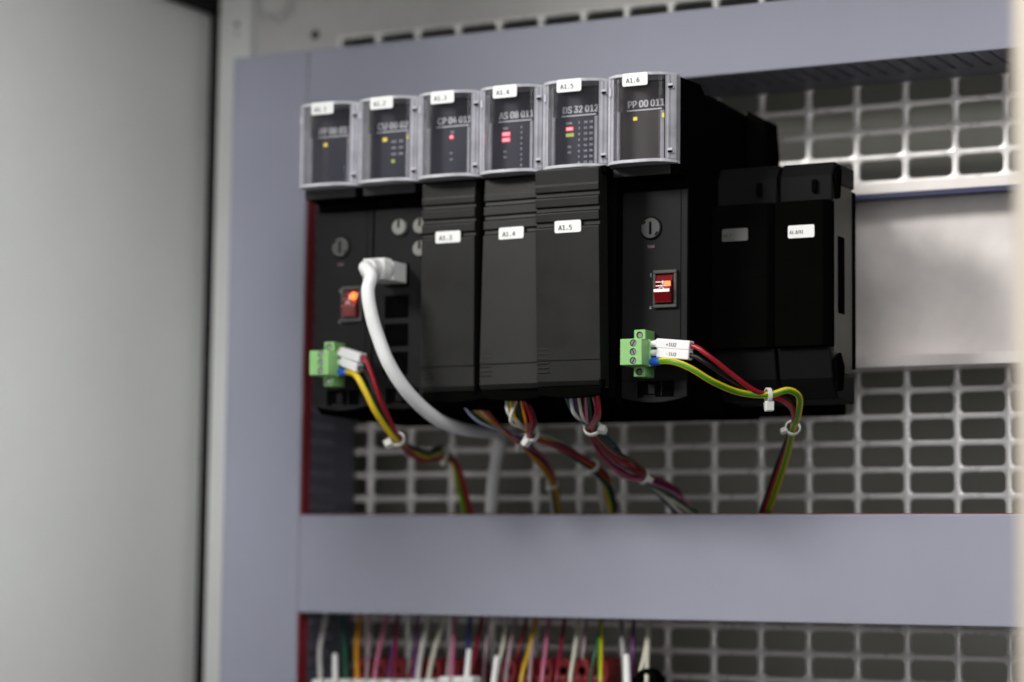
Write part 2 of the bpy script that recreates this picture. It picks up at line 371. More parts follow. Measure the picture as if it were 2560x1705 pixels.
# ================================================================== MODULES
PITCH_M, X0 = 32.85, 207.9
def mx(i): return X0 - PITCH_M*(5-i)
YF = -128.5
FONT_PAGE = dict(bold=0.10)
def module(i, name, label, code, tagtxt, kind, leds, prints, shade='panel', cover=None):
    x = mx(i); Wm = PITCH_M
    t = thing(name, label, 'plc module', (x+Wm/2, -40, 10), 'black control modules with clear lids')
    # housing: side profile swept across the width
    if kind == 'fascia':
        prof = [(-126.8, 14.5), (-126.8, 111), (-127.5, 113.2), (-138.5, 113.8), (-139, 118.6), (-137, 118.7), (-137, 158.2), (-114, 159.0), (-107, 154.2), (-40, 152.5), (-40, 9.8), (-121, 11.0)]
    else:
        prof = [(-134, 14.5), (-134, 118.7), (-137, 118.7), (-137, 158.2), (-114, 159.0), (-107, 154.2), (-40, 152.5), (-40, 9.8), (-128, 11.0)]
    MB().prism(prof, 'x', x+0.35, x+Wm-0.35).build('housing', M['black'], t, bevel=0.5)
    if kind == 'fascia': MB().box(x+0.4, x+28.6, -139.6, -138.6, 113.9, 118.3).build('lid_ledge', M['ledge'], t, bevel=0.4)
    # vent fins on top
    fn = MB()
    for q in range(15):
        y0 = -104 + q*4.2
        zf = 154.2 - (y0+107)/67*1.7
        fn.box(x+1.0, x+Wm-0.4, y0, y0+1.9, zf-1, zf+1.8)
    fn.build('cooling_fin', M['black'], t)
    # display behind the lid
    pn = MB().box(x+2.4, x+29.0, -138.1, -137.1, 120.2, 156.6)
    panel = pn.build('display_panel', M[shade], t, bevel=0.2)
    yp = -138.2
    text('type_lettering', code, x+6.9, yp, 145.5, 6.2, M['ink_white'], panel, bold=0.16, fit=17.7 if len(code) > 8 else 16.4)
    MB().box(x+6.6, x+23.8, yp-0.05, yp, 144.0, 144.45).build('rule_line', M['ink_white'], panel)
    for (dx, z, w, h, col) in leds:
        lm = MB().box(x+dx, x+dx+w, yp-(0.15 if dx < 22 else 1.4), yp-(0.0 if dx < 22 else 1.25), z, z+h).build('indicator_light', M[col], panel)
        if col == 'led_red': MB().box(x+dx+0.35, x+dx+w-0.35, yp-0.25, yp-0.18, z+h*0.22, z+h*0.78).build('indicator_text', M['led_pale'], lm)
    for (s_, dx, z, sz) in prints:
        text('indicator_text', s_, x+dx, yp-0.03, z, sz*1.15, M['ink_grey'], panel, bold=0.06)
    # the lid: bowed clear front, frosted flanks, arched caps
    def yl(u):     # u 0..1 across the width
        d = abs(u-0.46)/0.54
        return -148.6 + 8.0*d**4
    n = 28; th = 1.3
    def strip(u0, u1, z0, z1, name_, mt, par, off=0.0, thick=th):
        k = max(2, int(n*(u1-u0))+1); prof = []
        for q in range(k+1):
            u = u0+(u1-u0)*q/k; prof.append((x+0.5+u*(Wm-1.0), yl(u)-off))
        prof += [(p[0], p[1]+thick) for p in reversed(prof)]
        o = MB().prism(prof, 'z', z0, z1).build(name_, mt, par, bevel=0.25)
        return o
    lid = strip(0.12, 0.875, 119.9, 157.6, 'indicator_lid', M['clear'], t)
    strip(0.0, 0.115, 119.9, 157.6, 'lid_flank', M['frost'], lid)
    strip(0.89, 1.0, 119.9, 157.6, 'lid_flank', M['frost'], lid, off=0.5)
    strip(0.876, 0.888, 119.9, 157.6, 'lid_rib', M['dark_grey'], lid, off=0.0, thick=0.5)
    strip(0.915, 0.935, 119.9, 157.6, 'lid_rib', M['edge'], lid, off=0.9, thick=0.5)
    strip(0.955, 1.0, 119.9, 157.6, 'lid_rib', M['edge'], lid, off=1.1, thick=0.8)
    strip(0.0, 0.05, 119.9, 157.6, 'lid_rib', M['edge'], lid, off=0.7, thick=0.8)
    # returns down the two sides
    MB().box(x+0.5, x+1.6, -140, -137.1, 119.9, 157.6).build('lid_side', M['frost'], lid)
    MB().box(x+Wm-1.6, x+Wm-0.5, -140.2, -137.1, 119.9, 157.6).build('lid_side', M['frost'], lid)
    MB().box(x+23.7, x+27.4, -139.4, -138.4, 120.2, 143.2).build('light_guide', M['frost'], lid, bevel=0.2)
    MB().box(x+2.2, x+3.6, -139.6, -138.4, 120.2, 144).build('light_guide', M['frost'], lid, bevel=0.2)
    for (z0, z1) in ((118.4, 119.85), (157.65, 159.0)):
        prof = [(x+0.4+q/n*(Wm-0.8), yl(q/n)-0.5) for q in range(n+1)] + [(x+Wm-0.4, -137.1), (x+0.4, -137.1)]
        MB().prism(prof, 'z', z0, z1).build('lid_cap', M['edge'], lid, bevel=0.2)
    for zc in (153.2, 124.0):
        hk = MB().box(x+29.2, x+32.2, yl(0.95)-2.0, yl(0.95)-0.9, zc-0.5, zc+0.5).box(x+31.2, x+32.3, yl(0.98)-2.2, yl(0.98)-0.9, zc-1.6, zc-0.5)
        hk.build('lid_hook', M['edge'], lid, bevel=0.2)
        MB().box(x+28.2, x+32.0, yl(0.93)-1.15, yl(0.93)-0.75, zc-1.5, zc-0.7).build('lid_slot', M['void'], lid)
    hk = MB().box(x+1.6, x+3.0, yl(0.08)-0.8, yl(0.08), 149.5, 153.5); hk.build('lid_hook', M['edge'], lid, bevel=0.3)
    # sticker on the lid's top edge
    sx0 = x+9.4; yt = yl(0.46)-0.75; ang = Matrix.Rotation(math.radians(-1.5), 3, 'Y')
    sk = MB(); sk.prism(rrect(sx0+6.2, 156.0, 12.4, 5.9, 0.8, 3), 'y', yt-0.25, yt)
    st = sk.build('name_tag', M['sticker'], lid)
    text('tag_text', tagtxt, sx0+1.9, yt-0.33, 154.5, 4.0, M['ink_black'], st, bold=0.075, sx=0.98, face='DejaVuSansMono.woff2')
    if kind != 'fascia' and cover is not None:
        cx0, cx1, cy, tilt, mt = cover
        z0, z1 = 19.2, 118.2; prof = [(cy+4, z1), (cy, z1-1.2), (cy, 110.2), (cy-0.35, 109.9)]
        for zg in (106.6, 99.9, 93.2):
            prof += [(cy-0.35, zg+0.4), (cy+1.0, zg), (cy+0.9, zg-1.6), (cy-0.35, zg-2.5)]
        prof += [(cy-0.35, 31), (cy, 30.4), (cy, z0+2.2), (cy+1.4, z0), (cy+9, z0-1.0), (cy+9, z1)]
        r = Matrix.Rotation(math.radians(tilt), 3, 'Z') @ Matrix.Rotation(math.radians({2: 0.8, 3: -1.6, 4: 2.4}[i]), 3, 'X')
        pv = Vector((cx1, cy, 60)); mb = MB().prism(prof, 'x', cx0, cx1); mb.v = [pv + r @ (p-pv) for p in mb.v]
        cv = mb.build('wiring_cover', mt, t, bevel=0.35)
        gr = MB()
        for q in range(6): gr.box(cx0+0.5, cx0+6.2, cy-0.5, cy+0.4, 25.2+q*2.1, 25.75+q*2.1)
        gr.v = [pv + r @ (p-pv) for p in gr.v]; gr.build('grip_rib', mt, cv, bevel=0.12)
        lz, lx = {2: (88.6, 7.6), 3: (88.4, 8.6), 4: (88.2, 9.9)}[i]
        sk = MB().prism(rrect(cx0+lx+6.6, lz+2.8, 13.2, 5.5, 0.8, 3), 'y', cy-0.65, cy-0.4); sk.v = [pv + r @ (p-pv) for p in sk.v]
        st = sk.build('name_tag', M['sticker'], cv)
        text('tag_text', tagtxt, 0, 0, 0, 4.1, M['ink_black'], st, bold=0.085, sx=0.98, frame=(pv + r @ (Vector((cx0+lx+2.0, cy-0.75, lz+1.3))-pv), r @ Vector((1, 0, 0)), r @ Vector((0, 0, 1))), face='DejaVuSansMono.woff2')
        # lower jaw of the housing with a hooked corner
        jw = [(cx0+q/10*(Wm-1), 15.5 - 1.6*math.sin(math.pi*q/10)) for q in range(11)] + [(cx0+Wm-1, 19.0), (cx0, 19.0)]
        MB().prism(jw, 'y', cy+2, cy+6).build('lower_jaw', M['black'], t, bevel=0.4)
        MB().box(cx1-1.4, cx1+2.4, cy+0.5, cy+6, 114.5, 118.3).build('cover_hinge', M['black'], t, bevel=0.8)
        MB().box(cx1-0.5, cx1+1.0, cy+0.8, cy+5, 17.5, 22).build('cover_hinge', M['black'], t, bevel=0.5)
    return t

def fascia_plate(t, x, hole=True):
    """front plate with a latch opening and a bowed foot"""
    Wm = PITCH_M; f = MB()
    f.box(x+0.4, x+Wm-0.4, YF, YF+1.6, 22.2, 108.5)
    f.box(x+0.4, x+8.2, YF, YF+1.6, 14.8, 22.2); f.box(x+26.2, x+Wm-0.4, YF, YF+1.6, 14.8, 22.2)
    foot = [(x+0.4, 14.8)] + [(x+0.4+q/10*(Wm-0.8), 14.8-2.4*math.sin(math.pi*q/10)) for q in range(1, 10)] + [(x+Wm-0.4, 14.8)]
    f.prism(foot, 'y', YF, YF+1.6)
    o = f.build('front_panel', M['fascia'], t, bevel=0.25)
    MB().box(x+8.2, x+26.2, YF+0.9, YF+1.5, 14.8, 22.2).build('latch_opening', M['void'], o)
    l = MB().box(x+13.4, x+16.6, YF+0.4, YF+0.9, 16.2, 20.6); l.box(x+19.6, x+20.3, YF+0.2, YF+0.9, 15.4, 21.6); l.box(x+11, x+17, YF+0.3, YF+0.9, 14.85, 15.7)
    l.build('latch', M['fascia'], o, bevel=0.2)
    MB().box(x+29.2, x+29.5, YF-0.12, YF, 30, 108).build('moulded_edge', M['black'], o)
    MB().box(x+6.5, x+24, YF-0.5, YF, 23.4, 24.0).build('ledge', M['fascia'], o, bevel=0.15)
    return o
def fuse(fp, x, lit=True):
    c = Vector((x+14.7, YF, 91.5))
    r_ = MB().ring(c, (0, -1, 0), 4.9, 5.35, 0.35, 40).build('fuse_collar', M['void'], fp)
    cp = MB().cyl(c+Vector((0, -0.02, 0)), (0, -1, 0), 4.85, 1.2, 40, r2=4.6).build('fuse_cap', M['switch'], fp, bevel=0.2)
    MB().box(c.x-0.55, c.x+0.55, YF-1.35, YF-1.0, 88.6, 94.4).build('fuse_slot', M['void'], cp)
    nn = MB()
    for a in (40, 220):
        R_ = Matrix.Rotation(math.radians(a+90), 3, 'Y'); q = c + R_ @ Vector((0, 0, 3.9)); nn.box(q.x-0.9, q.x+0.9, YF-1.32, YF-1.0, q.z-0.35, q.z+0.35, rot=R_)
    nn.build('fuse_notch', M['void'], cp)
    text('fuse_lettering', 'FUSE', c.x, YF-0.08, 82.6, 2.3, M['w_mauve'], fp, bold=0.03, align='CENTER', sx=0.85)
def rocker_switch(fp, x, glow):
    x0, x1, z0, z1 = x+16.3, x+27.9, 54.9, 72.0
    fr = MB()
    fr.box(x0, x1, YF-1.8, YF, z1-1.6, z1); fr.box(x0, x1, YF-1.8, YF, z0, z0+1.6); fr.box(x0, x0+1.3, YF-1.8, YF, z0+1.6, z1-1.6); fr.box(x1-1.5, x1, YF-1.8, YF, z0+1.6, z1-1.6)
    sw = fr.build('rocker_switch', M['switch'], fp, bevel=0.35)
    MB().box(x0+1.3, x1-1.5, YF-0.25, YF-0.05, z0+1.6, z1-1.6).build('switch_well', M['void'], sw)
    ra, rb = x0+1.7, x1-1.9; zm = z0+7.2
    prof = [(YF-0.3, z1-2.0), (YF-1.3, z1-2.3), (YF-2.0, 67.4), (YF-3.2, 66.6), (YF-3.0, 64.6), (YF-4.6, zm+1.2), (YF-4.9, zm-0.3), (YF-3.2, z0+2.2), (YF-0.3, z0+2.0)]
    rk = MB().prism(prof, 'x', ra, rb).build('rocker', M['rocker'], sw, bevel=0.3)
    xm = (ra+rb)/2
    hl = MB(); hl.box(ra+0.3, rb-0.3, YF-2.55, YF-2.15, 67.6, 68.0)
    MB().ring((xm-0.1, YF-4.55, 63.0), (0, -1, -0.35), 0.85, 1.3, 0.12, 24).build('switch_mark', M['ink_white'], rk)
    MB().box(xm-0.25, xm+0.25, YF-3.5, YF-3.15, 65.2, 67.0).build('switch_mark', M['ink_white'], rk)
    if glow > 0: MB().box(xm+0.6, rb-0.3, YF-3.55, YF-3.1, 65.0, 66.7).build('neon_lamp', M['lamp_orange'], rk, bevel=0.3)
    else: MB().cyl((xm+2.1, YF-3.0, 67.0), (0, -1, 0), 1.9, 1.6, 20, r2=1.2).build('neon_lamp', M['lamp_orange'], rk)
    text('switch_lettering', 'I', x0-1.9, YF-0.08, z1-2.6, 2.6, M['ink_white'], fp, sx=0.7); text('switch_lettering', '0', x0-2.2, YF-0.08, z0-0.2, 2.4, M['ink_white'], fp, sx=0.8)

col = lambda xs, zs, fmt: [(f, x_, z_, 1.5) for x_, fs in zip(xs, fmt) for z_, f in zip(zs, fs)]
PP = [(9.8, 139.6, 1.9, 1.6, 'led_yellow'), (24.6, 139.8, 2.9, 2.0, 'led_yellow')]
ppp = [('ON', 9.9, 136.6, 1.2)]
m11 = module(0, 'power_module', 'blurred black power module with glowing red switch, at the left end of the row', 'PP 00 011', 'A1.1', 'fascia', PP, [])
m12 = module(1, 'processor_module', 'black processor module tagged A1.2 with white network cable plugged into it', 'CU 00 02', 'A1.2', 'fascia',
             [(10, 139.6, 2.3, 1.8, 'led_yellow'), (24.0, 139.8, 2.4, 1.5, 'led_yellow'), (15.0, 129.0, 1.7, 1.6, 'led_green')], [('RUN', 14.8, 138.8-q*3, 1.5) for q in range(3)] + [('ERR', 18.8, 138.8-q*3, 1.5) for q in range(3)], 'panel')
m13 = module(2, 'communication_module', 'black module with covered wiring tagged A1.3 and a single red light', 'CP 04 011', 'A1.3', 'cover',
             [(13.6, 138.2, 2.0, 1.8, 'led_red')], [('ON', 14.0, 141.0, 1.4), ('P1', 13.8, 131.0, 1.4), ('P2', 13.8, 128.0, 1.4)], 'panel', (109.9, 138.0, -139.5, 0.6, M['cover']))
m14 = module(3, 'analog_module', 'black module with covered wiring tagged A1.4 and two red lights', 'AS 08 011', 'A1.4', 'cover',
             [(8.6, 137.3, 4.2, 2.0, 'led_red'), (8.6, 134.6, 4.2, 2.0, 'led_red')],
             [('RUN', 9.0, 140.6, 1.5), ('P1', 9.6, 129.6, 1.5), ('P2', 9.6, 127.0, 1.5)] + [(str(q+1), 18.2, 140.6-q*2.55, 1.7) for q in range(8)], 'panel', (142.8, 173.6, -143.0, -3.0, M['cover']))
m15 = module(4, 'digital_module', 'black module with covered wiring tagged A1.5 and three columns of numbers', 'DS 32 012', 'A1.5', 'cover',
             [(8.8, 137.4, 3.7, 1.7, 'led_red'), (8.8, 134.6, 4.0, 1.6, 'led_green')],
             [('RUN', 8.9, 140.4, 1.7), ('P1', 9.8, 129.4, 1.7), ('P2', 9.8, 126.8, 1.7)] + [(str(q+1+k*9), 15.0+k*2.8, 140.4-q*2.65, 1.75) for q in range(8) for k in range(3)], 'panel', (175.4, 207.2, -150.0, 0.0, M['cover']))
m16 = module(5, 'power_module', 'sharp black power module tagged A1.6 with fuse cap and red rocker switch', 'PP 00 011', 'A1.6', 'fascia', PP, [], 'panel_brown')
for t_, i_ in ((m11, 0), (m16, 5)):
    fp = fascia_plate(t_, mx(i_)); fuse(fp, mx(i_)); rocker_switch(fp, mx(i_), 1 if i_ else 0)
fp = fascia_plate(m12, mx(1)); x = mx(1)
for (cx, cz) in ((x+15.0, 99.3), (x+26.6, 99.3), (x+26.6, 88.4)):
    kn = MB().cyl((cx, YF, cz), (0, -1, 0), 4.0, 2.2, 28, r2=3.7).build('rotary_switch', M['knob'], fp, bevel=0.3)
    MB().box(cx-0.5, cx+0.5, YF-2.45, YF-2.1, cz-0.2, cz+3.4).build('pointer_slot', M['void'], kn)
for cz in (76.3, 61.3, 47.8, 34.2):
    pt = MB().box(x+7.0, x+20.0, YF-0.5, YF, cz-5.4, cz+5.4).build('network_port', M['black'], fp, bevel=0.3)
    pr = [(x+8.6, cz-3.8), (x+18.4, cz-3.8), (x+18.4, cz+2.2), (x+16, cz+2.2), (x+16, cz+4), (x+11, cz+4), (x+11, cz+2.2), (x+8.6, cz+2.2)]
    MB().prism(pr, 'y', YF-0.62, YF-0.5).build('port_opening', M['void'], pt)

# the two shallow modules at the right end of the rack
def low_module(xa, xb, label, tagtxt, lx, lz, yfront, last=False):
    t = thing('terminal_module', label, 'plc module', ((xa+xb)/2, -42, 12), 'shallow black modules right of the row')
    c = 3.0; yb = yfront+8
    prof = [(xa+0.3, yfront), (xb-c, yfront), (xb-0.2, yfront+c*1.2), (xb-0.2, yb), (xa+0.3, yb)]
    MB().prism(prof, 'z', 38, 104).build('front_cover', M['black'], t, bevel=0.6)
    MB().box(xa+0.4, xb-0.8, yb, yfront+33, 27, 113).build('housing', M['olive'], t, bevel=0.5)
    hs = MB().box(xa+0.5, xb-0.5, yfront+33, yfront+37.5, 30, 112); hs.box(xa+0.5, min(xb, 282), yfront+37.5, -42.3, 20, 116); hs.build('rear_frame', M['black'], t, bevel=0.5)
    if last: MB().box(xb-0.79, xb-0.5, yfront+14, yfront+22, 54, 89).build('card_slot', M['void'], t)
    MB().prism([(yfront+6, 104.1), (yfront+6, 116), (yfront+10, 122.5), (yfront+36, 122.5), (yfront+36, 113.1), (yb+0.1, 113.1), (yb+0.1, 104.1)], 'x', xa+0.5, xb-0.6).build('upper_shoulder', M['dark_grey'], t, bevel=0.8)
    MB().prism([(yfront+3, 37.9), (yfront+6, 24), (yfront+14, 15), (yfront+36, 14), (yfront+36, 26.9), (yb+0.1, 26.9), (yb+0.1, 37.9)], 'x', xa+0.5, xb-0.6).build('lower_shoulder', M['dark_grey'], t, bevel=0.8)
    if not last:
        q0, q1, q2 = at(1904, 294, -45), at(1944, 314, -45), at(1950, 392, -45)
        MB().prism([(xa+0.6, 122.6), (q2.x, 122.6), (q2.x, q2.z), (q1.x, q1.z), (q0.x, q0.z), (xa+0.6, q0.z+0.5)], 'y', -62, -45).build('rear_tower', M['black'], t, bevel=0.6)
    MB().box(xb-10, xb-7.5, yfront+4.2, yfront+6, 108, 114).build('latch', M['black'], t, bevel=0.6)
    MB().prism([(yfront+7, 116), (yfront+12, 121), (yfront+15, 119), (yfront+13, 106), (yfront+9, 105)], 'x', xb-0.6, xb+1.0).build('latch', M['black'], t, bevel=0.5)
    MB().prism([(yfront+6, 32), (yfront+13, 36), (yfront+18, 30), (yfront+16, 19), (yfront+9, 18)], 'x', xb-0.6, xb+1.2).build('latch', M['black'], t, bevel=0.5)
    sk = MB().prism(rrect(lx, lz, 12.6, 5.8, 0.8, 3), 'y', yfront-0.3, yfront-0.05); s_ = sk.build('name_tag', M['sticker'] if last else M['sticker_shade'], t)  # grey version of the sticker puts the tag's shadow into its colour
    text('tag_text', tagtxt, lx-5.4, yfront-0.4, lz-1.0, 2.9, M['ink_black'], s_, bold=0.05, sx=0.75, face='DejaVuSansMono.woff2')
p7, p8 = D(1690, 540, -104), D(1842, 532, -104)
low_module(241.4, 271.9, 'shallow black module with a tag greyed to look shaded, directly right of the sharp power module', 'A1.7', p7.x, p7.z, -104)
low_module(272.3, 298.6, 'shallow black module with a white tag and olive flank, last of the row', 'A1.8/X1', p8.x, p8.z, -104, True)

# ================================================================== PLUGS, WIRES, TIES
def plug(x0, z0, label, yf=-147.0):
    """three pole screw terminal plug, x0,z0 lower left of its body front"""
    t = thing('terminal_plug', label, 'connector', (x0+5, YF, z0), 'green terminal plugs')
    w, hh = 10.6, 11.7
    MB().box(x0, x0+w, yf, yf+8.0, z0, z0+hh).build('plug_body', M['green'], t, bevel=0.35)
    MB().box(x0+1.6, x0+w+0.6, yf+8.05, yf+12.2, z0-0.2, z0+hh+0.2).build('plug_back', M['green'], t, bevel=0.3)
    fl = MB(); fl.box(x0+3.0, x0+8.6, yf+8.2, YF+0.0, z0-4.6, z0-0.25); fl.box(x0+3.0, x0+8.6, yf+8.2, YF+0.0, z0+hh+0.25, z0+hh+4.8)
    fg = fl.build('flange', M['green'], t, bevel=0.35)
    MB().box(x0+3.2, x0+9.4, yf+12.4, YF-0.02, z0-0.2, z0+hh+0.2).build('header', M['green_dk'], t, bevel=0.3)
    for zc in (z0-2.4, z0+hh+2.4):
        MB().cyl((x0+5.8, yf+8.19, zc), (0, -1, 0), 1.55, 0.1, 18).build('screw_hole', M['void'], fg)
        sc = MB().cyl((x0+6.1, yf+8.07, zc-0.2), (0, -1, 0), 1.1, 0.25, 16).build('flange_screw', M['screw'], t)
    for q in range(3):
        zc = z0+1.9+q*3.95
        MB().cyl((x0+w*0.60, yf-0.02, zc), (0, -1, 0), 1.55, 0.06, 22).build('screw_hole', M['void'], t)
        sc = MB().cyl((x0+w*0.60+0.22, yf-0.09, zc-0.12), (0, -1, 0), 1.22, 0.06, 22).build('screw', M['screw'], t)
        R_ = Matrix.Rotation(math.radians((35, -25, 30)[q]), 3, 'Y'); cx = x0+w*0.60+0.22
        MB().box(cx-0.2, cx+0.2, yf-0.2, yf-0.14, zc-1.3, zc+1.0, rot=R_, piv=(cx, yf-0.15, zc-0.12)).build('screw_slot', M['void'], sc)
    for q in range(3):
        zc = z0+1.9+q*3.95
        MB().cyl((x0+w+0.6, yf+6.0+4.1, zc), (1, 0, 0), 1.5, 0.08, 18).build('wire_entry', M['void'], t)
    return t
plug(216.0, 27.9, 'green screw terminal plug in sharp focus on module A1.6')
plug(53.2, 28.0, 'blurred green screw terminal plug on module A1.1')

def wire(label, pts, r, color, stripe=None, group=None, twist=0.006, ferr=None, sleeve=None, name='wire', cat='wire', a0=0.0, nstripe=3):
    P = [Vector(p) for p in pts]
    t = thing(name, label, cat, P[-1], group)
    mats = [M['w_'+color]] + ([M['w_'+stripe]] if stripe else [])
    MB().tube(P, r, 16, nstripe if stripe else None, twist, a0=a0).build('insulation', mats, t, smoothed=True)
    if ferr:
        a, b_, col_, rr = ferr; a = Vector(a); b_ = Vector(b_); d = b_-a
        MB().cyl(a, d, rr*0.85, d.length*0.35, 18, r2=rr).cyl(a+d*0.35, d, rr, d.length*0.65, 18, r2=rr*1.02).build('ferrule', M[col_], t, smoothed=False, bevel=0.2)
    if sleeve:
        a, b_, hgt, txt = sleeve; a = Vector(a); b_ = Vector(b_); d = (b_-a); L = d.length; dx = d.normalized()
        up = (Vector((0, 0, 1)) - dx*dx.z).normalized(); fw = up.cross(dx)      # fw points away from the viewer
        hs = hgt/2
        def q_(l, u, f_): return a + dx*l + up*u + fw*f_
        sb = MB(); vs = []
        for l, k in ((0, 0.55), (L*0.06, 1.0), (L, 1.0)):
            vs += [q_(l, -hs*k, -hs*k), q_(l, hs*k, -hs*k), q_(l, hs*k, hs*k), q_(l, -hs*k, hs*k)]
        fs = [(0, 1, 2, 3), (11, 10, 9, 8)]
        for L_ in range(2):
            for i in range(4): fs.append((L_*4+i, L_*4+(i+1) % 4, (L_+1)*4+(i+1) % 4, (L_+1)*4+i))
        sb.add(vs, fs); s_ = sb.build('marker_sleeve', M['sleeve'], t, bevel=0.45)
        MB().cyl(q_(L+0.02, 0, 0), dx, hs*0.62, 0.05, 16).build('sleeve_bore', M['void'], s_)
        if txt: text('marker_text', txt, 0, 0, 0, 3.1, M['ink_black'], s_, bold=0.06, sx=0.95, frame=(q_(L*0.34, -1.0, -hs-0.08), dx, up))
    return t
def tie(label, c, axis, r, head_dir, head=(3.2, 2.6, 3.0), squash=1.0):
    c = Vector(c); ax = Vector(axis).normalized(); hd = Vector(head_dir); hd = (hd - ax*hd.dot(ax)).normalized()
    t = thing('cable_tie', label, 'cable tie', c, 'white nylon cable ties')
    MB().ring(c-ax*0.9, ax, r, r+0.75, 1.8, 32, up=hd, squash=squash).build('strap', M['tie'], t, smoothed=False)
    o = c + hd*(r*squash+head[2]*0.5); sd = ax.cross(hd)
    vs = []
    for k, s_ in ((-1, 1.0), (1, 0.86)):
        for a_, b_ in ((-1, -1), (1, -1), (1, 1), (-1, 1)): vs.append(o + hd*k*head[2]*0.5 + ax*a_*head[0]*0.5*s_ + sd*b_*head[1]*0.5*s_)
    MB().add(vs, [(0, 1, 2, 3), (7, 6, 5, 4)] + [(i, (i+1) % 4, (i+1) % 4+4, i+4) for i in range(4)]).build('tie_head', M['tie'], t, bevel=0.35)

# ---- three wires of the right plug (module A1.6)
GR = 'wires of the right green plug'
yw = -138.0
e1, e2, e3 = Vector((227.0, yw, 37.7)), Vector((227.0, yw, 33.8)), Vector((227.0, yw, 29.8))
def DD(lst): return [D(*p) for p in lst]
s1a, s1b = D(1509, 789, yw), D(1590, 795, yw-2)
s2a, s2b = D(1510, 811, yw), D(1588, 817, yw-2)
wire('bright red wire with white sleeve marked +1U2 leaving the right green plug', [e1, s1a, s1b] + DD([(1625, 815, -140), (1690, 866, -130), (1735, 898, -122), (1768, 909, -116), (1800, 922, -110), (1822, 945, -100), (1822, 985, -86), (1798, 1060, -62), (1755, 1182, -32)]), 1.15, 'red', group=GR,
     ferr=(e1, s1a+Vector((.5, 0, 0)), 'white', 1.55), sleeve=(s1a, s1b, 4.3, '+1U2'))
wire('black wire with white sleeve marked -1U2 leaving the right green plug', [e2, s2a, s2b] + DD([(1625, 836, -138), (1690, 878, -126), (1735, 903, -118), (1766, 911, -113), (1806, 917, -107), (1827, 950, -97), (1818, 988, -84), (1788, 1065, -60), (1748, 1182, -31)]), 1.1, 'black', group=GR,
     ferr=(e2, s2a+Vector((.5, 0, 0)), 'white', 1.5), sleeve=(s2a, s2b, 4.2, '-1U2'))
f3 = D(1516, 830, yw-1)
wire('yellow and green striped earth wire leaving the right green plug', [e3, f3] + DD([(1550, 832, -143), (1590, 848, -142), (1640, 878, -136), (1700, 902, -125), (1766, 908, -117), (1812, 897, -112), (1838, 915, -106), (1833, 962, -94), (1823, 985, -87), (1806, 1060, -63), (1765, 1182, -33)]), 1.5, 'yellow', 'green', GR, twist=0.002, a0=0.15,
     ferr=(e3, f3+Vector((.3, 0, 0)), 'ferrule', 1.9))
tie('white cable tie with square head hanging round the earth wire beside module A1.6', D(1766, 909, -115.5), D(1800, 905, -111)-D(1740, 905, -119), 2.75, (-0.15, -0.3, -1), (4.2, 3.6, 4.4))
tie('white cable tie round the wires where they turn down, right of the modules', D(1822, 984, -86), D(1808, 1030, -70)-D(1832, 950, -97), 2.9, (-0.2, -1, 0.1))
# ---- three wires of the left plug (module A1.1)
GL = 'wires of the left green plug'
g1, g2, g3 = Vector((64.2, yw, 37.8)), Vector((64.2, yw, 33.9)), Vector((64.2, yw, 29.9))
t1a, t1b = D(785, 808, yw), D(834, 823, yw-6)
t2a, t2b = D(787, 830, yw), D(827, 846, yw-6)
wire('red wire with white sleeve leaving the left blurred green plug', [g1, t1a, t1b] + DD([(848, 842, -146), (870, 905, -143), (893, 960, -134), (915, 1006, -122), (938, 1040, -100), (975, 1058, -76), (1012, 1055, -58), (1045, 1060, -46), (1065, 1110, -38), (1083, 1182, -30)]), 1.25, 'red', group=GL,
     ferr=(g1, t1a, 'white', 1.5), sleeve=(t1a, t1b, 4.4, None))
wire('black wire with white sleeve leaving the left blurred green plug', [g2, t2a, t2b] + DD([(845, 862, -143), (868, 925, -140), (893, 972, -132), (912, 1008, -119), (945, 1028, -98), (985, 1040, -74), (1015, 1030, -56), (1042, 1058, -44), (1060, 1115, -36), (1078, 1182, -29)]), 1.15, 'black', group=GL,
     ferr=(g2, t2a, 'white', 1.5), sleeve=(t2a, t2b, 4.2, None))
h3 = D(797, 854, yw)
wire('yellow and green striped earth wire leaving the left blurred green plug', [g3, h3] + DD([(818, 862, -143), (838, 895, -144), (862, 943, -140), (890, 985, -131), (912, 1012, -122), (940, 1028, -98), (980, 1049, -75), (1015, 1038, -56), (1042, 1062, -45), (1056, 1120, -36), (1070, 1182, -30)]), 1.55, 'yellow', 'green', GL, twist=0.012, a0=-2.3, nstripe=6,
     ferr=(g3, h3, 'ferrule', 1.9))
tie('white cable tie with round head on the wires of the left green plug', D(914, 1010, -121), D(935, 1040, -100)-D(895, 965, -132), 2.9, (-0.8, -0.6, -0.35), (4.2, 3.8, 3.8))
tie('white cable tie where the left plug wires bend downward before the plate', D(1017, 1045, -57), D(1030, 1050, -50)-D(1000, 1045, -62), 2.6, (0.1, -0.7, -0.7))

